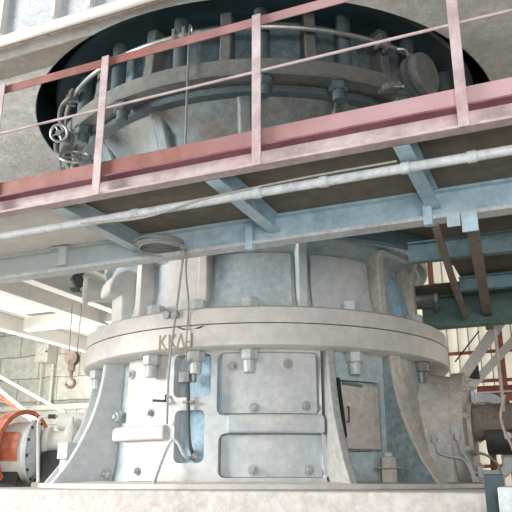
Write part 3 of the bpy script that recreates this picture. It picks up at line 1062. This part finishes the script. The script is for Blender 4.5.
# ================================================================== floor structure on the left beyond the walkway
wq1 = 13.9
BZ = 2.75
for (x0, y0), (x1, y1), lab in (((18, 276), (108, 311), 'white floor beam passing closest to the crusher shoulder on the left'),
                                ((0, 290), (75, 319), 'white floor beam second from the crusher, over the hook block'),
                                ((0, 327), (50, 345), 'white floor beam farthest left, just above the block wall')):
    a_, b_ = at_z(x0, y0, BZ), at_z(x1, y1, BZ)
    s = (sq(a_)[0]+sq(b_)[0])/2
    tag(obj('floor_beam', MB().sweep(W(s, FQ+.2, BZ), W(s, wq1, BZ), isec(.36, .2, .02, .025)), 'white', rotz=ROT, bevel=.004), lab, 'beam', 'white beams under the left floor')
xb = MB().wbox(-9.6, -7.0, 10.6, 10.76, BZ+.04, BZ+.3)
tag(obj('tie_beam', xb, 'white', rotz=ROT, bevel=.004), 'short white tie beam joining two floor beams on the left', 'beam')
lf = obj('floor_slab', MB().wbox(-9.95, SC-2.95, FQ+.15, 13.98, BZ+.36, BZ+.5), 'white', rotz=ROT)
tag(lf, 'pale concrete floor slab over the white beams on the left', 'slab')

# ================================================================== left background
WF = 13.95                       # just off the block wall
def onw(px, py, q=WF):
    return at_q(px, py, q)


sb = thing('switch_box', 'pale electrical box on the block wall left of the hook block', 'switch box', onw(53, 363))
pA, pB = sq(onw(43, 355)), sq(onw(62, 355))
zt, zb = onw(52, 345).z-EYE, onw(52, 363).z-EYE
obj('case', MB().wbox(pA[0], pA[0]+.33, WF-.28, WF+.03, zb, zt), 'box', sb, bevel=.01)
obj('cover', MB().wbox(pA[0]+.335, pA[0]+.42, WF-.33, WF+.03, zb-.02, zt+.03), 'box', sb, bevel=.01)
obj('lock', MB().cyl(W(pA[0]+.39, WF-.335, (zt+zb)/2), W(pA[0]+.39, WF-.35, (zt+zb)/2), .025, n=12), 'dark', sb)
obj('cable_gland', MB().cyl(W(pA[0]+.36, WF-.15, zt+.03), W(pA[0]+.36, WF-.15, zt+.10), .05, .035, n=14), 'steel', sb)
for px, lab in ((53, 'vertical pipe dropping from the switch box on the block wall'), (42, 'thin vertical conduit on the block wall left of the switch box pipe')):
    a_, b_ = onw(px, 364, WF-.06), onw(px, 404.5, WF-.06)
    tag(obj('conduit', MB().cyl(W(sq(a_)[0], WF-.06, b_.z-EYE), W(sq(a_)[0], WF-.06, a_.z-EYE), .035 if px == 53 else .02, n=12), 'box'), lab, 'pipe')
a_ = onw(95, 370, WF-.06)
tag(obj('conduit', MB().cyl(W(sq(a_)[0], WF-.06, onw(50, 404.5).z-EYE), W(sq(a_)[0], WF-.06, 2.3), .02, n=10), 'box'), 'thin vertical conduit on the block wall close beside the crusher flange', 'pipe')
zl = onw(50, 408).z-EYE
lg = MB().wbox(-14, -4, WF-.12, WF+.04, zl-.05, zl+.07)
tag(obj('cable_tray', lg, 'box', rotz=ROT, bevel=.01), 'pale horizontal cable tray along the foot of the block wall', 'tray')

# hook block on two ropes
HQ = 9.2
hk0 = at_q(72, 362, HQ)
hb = thing('hook_block', 'rusty crane hook block hanging before the block wall', 'hook', hk0)
k_ = .0133
for dx in (-.06, .07):
    obj('rope', MB().cyl(hk0+Vector((dx, 0, .1)), Vector((hk0.x+dx*1.2, hk0.y, EYE+BZ+.03)), .008, n=6), 'hook', hb)
dv = Vector((-.3, -1, 0)).normalized()
for k in (-.045, 0, .045):
    obj('cheek_plate' if k else 'sheave', MB().rev(hk0+dv*(k-.012)+Vector((0, 0, .06)), dv, [(0, .09), (.004, .115), (.02, .115), (.024, .09)] if k else [(0, .12), (.012, .09), (.024, .12)], n=22), 'hook', hb)
obj('yoke', MB().box(hk0+Vector((0, 0, -.06)), (.05, 0, 0), (0, .06, 0), (0, 0, .09)).cyl(hk0+Vector((0, 0, -.23)), hk0+Vector((0, 0, -.12)), .028, .04, n=12), 'hook', hb, bevel=.012)
hp = [(.0, -.2), (.01, -.26), (.055, -.30), (.065, -.355), (.03, -.40), (-.03, -.40), (-.068, -.36), (-.06, -.315)]
hm = MB()
path = smooth_path([hk0+Vector((x, 0, z)) for x, z in hp], 5)
n_ = len(path)
for i in range(n_-1):
    f_ = i/n_
    r0 = .018+.012*math.sin(math.pi*min(1, f_*1.1))-(.012 if f_ > .85 else 0)
    hm.cyl(path[i], path[i+1], r0, n=10)
obj('hook', hm, 'hook', hb)
lt_ = at_q(78, 281, 7.3)
lb = MB().box(lt_, (.05, .02, .05), (-.02, .05, 0), (-.05, 0, .09)).box(lt_+Vector((-.02, 0, -.13)), (.06, 0, 0), (0, .05, 0), (-.02, 0, .03)).cyl(lt_+Vector((0, 0, .05)), lt_+Vector((.07, 0, .17)), .035, n=10)
tag(obj('pipe_latch', lb, 'dark', bevel=.01), 'dark iron latch fitting under the white beam beside the left nozzle', 'latch')

# motor and its coupling
MQ = 8.6
A, B = Vector((1, 0, 0)), Vector((0, 1, 0))
c_e = at_q(33, 451, MQ)
MZ = c_e.z-EYE
MX, MY = c_e.x, c_e.y
MBASE = MZ-.56


def mbox(mb, x0, x1, y0, y1, z0, z1):
    return mb.box((MX+(x0+x1)/2, MY+(y0+y1)/2, EYE+(z0+z1)/2), ((x1-x0)/2, 0, 0), (0, (y1-y0)/2, 0), (0, 0, (z1-z0)/2))


mo = thing('electric_motor', 'orange and white electric motor behind the left foot of the crusher', 'motor', (MX-1, MY, MBASE+EYE))
obj('motor_body', MB().rev(c_e, A, [(-2.2, .44), (-.55, .44), (-.53, .42), (-.02, .42), (0, .40)], n=48), 'white', mo)
f_ = lambda r, a, d: c_e+A*d+(B*math.cos(R(a))+Vector((0, 0, 1))*math.sin(R(a)))*r
A2, B2 = Vector((UX, UY, 0)), Vector((NX, NY, 0))
g_ = lambda r, a, d: c_e-A*.20+A2*d+(B2*math.cos(R(a))+Vector((0, 0, 1))*math.sin(R(a)))*r
rings = [[g_(.53, a, -.10), g_(.60, a, -.10), g_(.60, a, .10), g_(.53, a, .10)] for a in range(-40, 226, 8)]
obj('guard_band', MB().poly(rings), 'orange', mo)
rings = [[f_(.425, a, -.40), f_(.45, a, -.40), f_(.45, a, -.10), f_(.425, a, -.10)] for a in range(146, 206, 6)]
obj('guard_panel', MB().poly(rings), 'orange', mo)
bell = obj('end_bell', MB().rev(c_e, A, [(-.02, .45), (.03, .45), (.04, .40), (.12, .34), (.16, .22), (.16, .0)], n=40), 'pipe', mo, bevel=.006)
for i in range(12):
    a_ = i*30+10
    obj('bolt', MB().cyl(f_(.425, a_, .03), f_(.425, a_, .06), .024, n=6), 'dark', bell)
obj('motor_foot', mbox(MB(), -2.0, -.1, -.3, .4, MBASE, MZ-.28), 'dark', mo, bevel=.02)
zc_ = MZ+.13
sh_ = thing('motor_gearbox', 'white shaft housing with dark underside between motor and crusher', 'gearbox', (MX+.5, MY, MBASE+EYE))
obj('shaft_tube', MB().rev((MX+.17, MY, zc_+EYE), A, [(0, .20), (.03, .22), (.08, .22), (.10, .16), (.36, .155), (.38, .20), (.44, .20), (.46, .15), (.8, .15)], n=36), 'white', sh_)
obj('lower_case', mbox(MB(), .18, .62, -.2, .3, MBASE, zc_-.13), 'dark', sh_, bevel=.05)
obj('breather', MB().rev((MX+.56, MY-.05, zc_+.08+EYE), (0, 0, 1), [(0, .11), (.11, .09), (.17, .045), (.28, .025)], n=18), 'white', sh_)
obj('oil_tank', MB().rev((MX+.3, MY+.15, zc_+.30+EYE), A, [(0, .10), (.03, .14), (.5, .14), (.53, .10)], n=24), 'white', sh_)
tb = MB().tube([at_q(38, 482, MQ-.35), at_q(38, 440, MQ-.35), at_q(38.5, 421, MQ-.35), at_q(44, 416.5, MQ-.3), at_q(58, 416.5, MQ-.2)], .022, k=4)
obj('oil_pipe', tb, 'white', sh_)
obj('pipe_valve', MB().box(at_q(52, 416.5, MQ-.25), (.05, 0, 0), (0, .03, 0), (0, 0, .03)), 'dark', sh_)
pd = obj('machine_base', mbox(MB(), -2.6, .66, -.45, .6, FLOOR, MBASE), 'concrete', bevel=.02)
tag(pd, 'concrete base under the orange motor', 'base')
# slanted pale pipes and rusty bar over the motor
for (x0, y0), (x1, y1), q, lab, r in (((-30, 360), (66, 413), 9.6, 'upper of two slanted white rails above the motor', .028),
                                      ((-30, 366), (42, 424), 9.4, 'lower of two slanted white rails above the motor', .034)):
    o = obj('slanted_rail', MB().cyl(at_q(x0, y0, q), at_q(x1, y1, q), r, n=14), 'white')
    tag(o, lab, 'rail')
o = obj('slanted_bar', MB().tube([at_q(-20, 390, 9.5), at_q(0, 398, 9.5), at_q(18, 408, 9.5), at_q(34, 420, 9.5)], .035, k=4), 'orange')
tag(o, 'slanted rust-orange bar above the motor below the white rails', 'bar')

# ================================================================== drive shaft and right background
ds = thing('drive_shaft', 'dusty drive shaft with dark coupling leaving the pinion housing on the right', 'shaft', C(2.8, PH, ZP), ROT)
sc_ = ctr+AX*2.575
obj('shaft', MB().rev(sc_+up*.07, AX, [(0, .22), (.02, .2), (1.6, .2)], n=36), 'brownsteel', ds)
obj('coupling', MB().rev(sc_-up*.10, AX, [(.12, .15), (.12, .19), (1.6, .19)], n=30), 'dark', ds)
obj('coupling_bolt', MB().hexbolt(sc_+AX*.36+Vector((-NX, -NY, 0))*.17-up*.10, (-NX, -NY, 0), .05, .05, .03, .02), 'steel', ds)
gd = thing('coupling_guard', 'pale flat strap bent round the drive shaft behind the end flange', 'guard', C(2.85, PH, ZP), ROT)
bk = Vector((NX, NY, 0))*.30
gp_ = smooth_path([sc_+bk+AX*u+up*v for u, v in ((-.03, .36), (.16, .36), (.27, .30), (.30, .18), (.30, -.30), (.27, -.44), (.16, -.50), (-.03, -.50))], 5)
rings = []
for i, p in enumerate(gp_):
    d = (gp_[min(i+1, len(gp_)-1)]-gp_[max(i-1, 0)]).normalized()
    nrm = d.cross(Vector((NX, NY, 0))).normalized()
    wv_ = Vector((NX, NY, 0))*.07
    rings.append([p-wv_-nrm*.055, p+wv_-nrm*.055, p+wv_+nrm*.055, p-wv_+nrm*.055])
obj('strap', MB().poly(rings), 'pipe', gd, bevel=.01)
for v in (.36, -.50):
    obj('strap_foot', MB().box(sc_+bk+up*v-AX*.02, AX*.02, side*.10, up*.09), 'pipe', gd)
hq = MB().tube([at_q(505, 395, 4.9), at_q(501, 415, 4.9), at_q(505, 432, 4.9), at_q(512, 446, 4.9), at_q(519, 470, 4.9)], .010)
tag(obj('rubber_hose', hq, 'brownsteel'), 'grey hose curving down over the drive shaft at the right edge', 'hose')
lp_ = MB().tube([onp(470, 452, -.2), onp(486, 455, -.2), onp(498, 465, -.2), onp(502, 478, -.2), onp(492, 485, -.2)], .014)
tag(obj('grease_hose', lp_, 'steel'), 'thin grease line looping down beside the end flange', 'hose')

# green post and grey box at the plinth's right corner
p_ = sq(at_z(493, 476, 0.04))
c_ = at_q(492, 474, 4.52)
s_, q_ = sq(c_)
tag(obj('green_post', MB().wbox(s_-.05, s_+.06, q_, q_+.12, FLOOR, c_.z-EYE), 'teal', rotz=ROT, bevel=.006), 'short dark green post beside the right corner of the plinth', 'post')
c_ = at_q(497, 487, 4.1)
s_, q_ = sq(c_)
tag(obj('grey_cabinet', MB().wbox(s_, s_+.5, q_, q_+.35, FLOOR, c_.z-EYE), 'pipe', rotz=ROT, bevel=.01), 'pale grey cabinet at the bottom right corner in front of the green post', 'cabinet')

# braces and bars before the window wall
BQ = 11.8
br = thing('cross_brace', 'pair of wide slanted steel braces under the green girder', 'brace', at_q(466, 400, BQ), ROT)
def flat(p0, p1, w, t):
    return MB().sweep(p0, p1, [(-w/2, 0), (w/2, 0), (w/2, t), (-w/2, t)], up=(NX, NY, 0))
obj('brace_bar', flat(at_q(456, 386, BQ), at_q(500, 322, BQ), .17, .03), 'white', br)
obj('brace_bar', flat(at_q(468, 390, BQ+.12), at_q(528, 324, BQ+.12), .13, .03), 'white', br)
obj('gusset_plate', MB().poly([[at_q(x, y, BQ+.06) for x, y in ((467, 379), (480, 379), (478, 362))], [at_q(x, y, BQ+.08) for x, y in ((467, 379), (480, 379), (478, 362))]]), 'dark', br)
ps = at_q(495, 330, 8.2)
tag(obj('hanging_rod', MB().cyl(ps, at_q(504, 412, 8.0), .019, n=12), 'beige'), 'pale slanted rod hanging from the green girder at the right edge', 'rod')
tag(obj('tie_rod', MB().cyl(at_q(455, 362, BQ+1.0), at_q(479, 331, BQ+1.0), .013, n=8), 'dark'), 'thin dark diagonal rod before the bright windows', 'rod')
rbm = thing('red_beam', 'horizontal rust-red beam behind the drive shaft at the right edge', 'beam', at_q(496, 400, 12.4), ROT)
a_, b_ = at_q(478, 402, 12.4), at_q(530, 401, 12.4)
zr0, zr1 = at_q(496, 401, 12.4).z-EYE, at_q(496, 386, 12.4).z-EYE
obj('web', MB().wbox(sq(a_)[0], sq(b_)[0]+1, 12.4, 12.44, zr0, zr1), 'rust', rbm)
obj('flange', MB().wbox(sq(a_)[0], sq(b_)[0]+1, 12.3, 12.54, zr1-.02, zr1), 'rust', rbm)
obj('white_line', MB().cyl(W(sq(a_)[0], 12.36, (zr0+zr1)/2+.02), W(sq(b_)[0]+1, 12.36, (zr0+zr1)/2+.04), .016, n=8), 'white', rbm)
for x in (sq(a_)[0]+.15, sq(b_)[0]+.8):
    obj('leg', MB().wbox(x-.05, x+.05, 12.4, 12.5, FLOOR, zr0), 'rust', rbm)

# ================================================================== camera and light
cam = bpy.data.cameras.new('camera')
co = bpy.data.objects.new('camera', cam)
COL.objects.link(co)
co.location = E0
co.rotation_euler = (math.pi/2+PITCH, 0, 0)
cam.sensor_width = 36
cam.lens = F/512*36
cam.clip_start = .05
scene.camera = co


def lamp(name, kind, loc, target, power, color, size=1., size_y=None):
    l = bpy.data.lights.new(name, kind)
    l.energy = power
    l.color = color
    if kind == 'AREA':
        l.shape = 'RECTANGLE'
        l.size = size
        l.size_y = size_y or size
    elif kind in ('POINT', 'SPOT'):
        l.shadow_soft_size = size
    elif kind == 'SUN':
        l.angle = size
    o = bpy.data.objects.new(name, l)
    COL.objects.link(o)
    o.location = loc
    o.rotation_euler = (Vector(target)-Vector(loc)).to_track_quat('-Z', 'Y').to_euler()
    return o


lamp('window_light', 'AREA', (-10.5, 5.2, 4.6), (-1.2, 8, 2.2), 1750, (1, .97, .93), 3, 3)
lamp('front_fill', 'AREA', (.4, -4, 2.6), (0.3, 9, 2.8), 480, (1, .97, .94), 4, 3)  # added frontal fill for undersides and right side, no such source known
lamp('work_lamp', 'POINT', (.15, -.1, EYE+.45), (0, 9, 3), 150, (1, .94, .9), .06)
lamp('left_bay_light', 'AREA', W(-9.5, 10.5, -.6), W(-7, 12.5, 1.6), 380, (1, .98, .95), 2.5, 2)
lamp('right_window_light', 'AREA', W(3.5, 13.6, 1.2), W(1.5, 8, .8), 160, (1, .9, .74), 5, 2.5)

w = bpy.data.worlds.new('world')
scene.world = w
w.use_nodes = True
w.node_tree.nodes['Background'].inputs['Color'].default_value = (.86, .93, 1, 1)
w.node_tree.nodes['Background'].inputs['Strength'].default_value = .34
scene.view_settings.view_transform = 'Standard'
scene.view_settings.look = 'None'
scene.view_settings.exposure = .1
scene.view_settings.gamma = 1
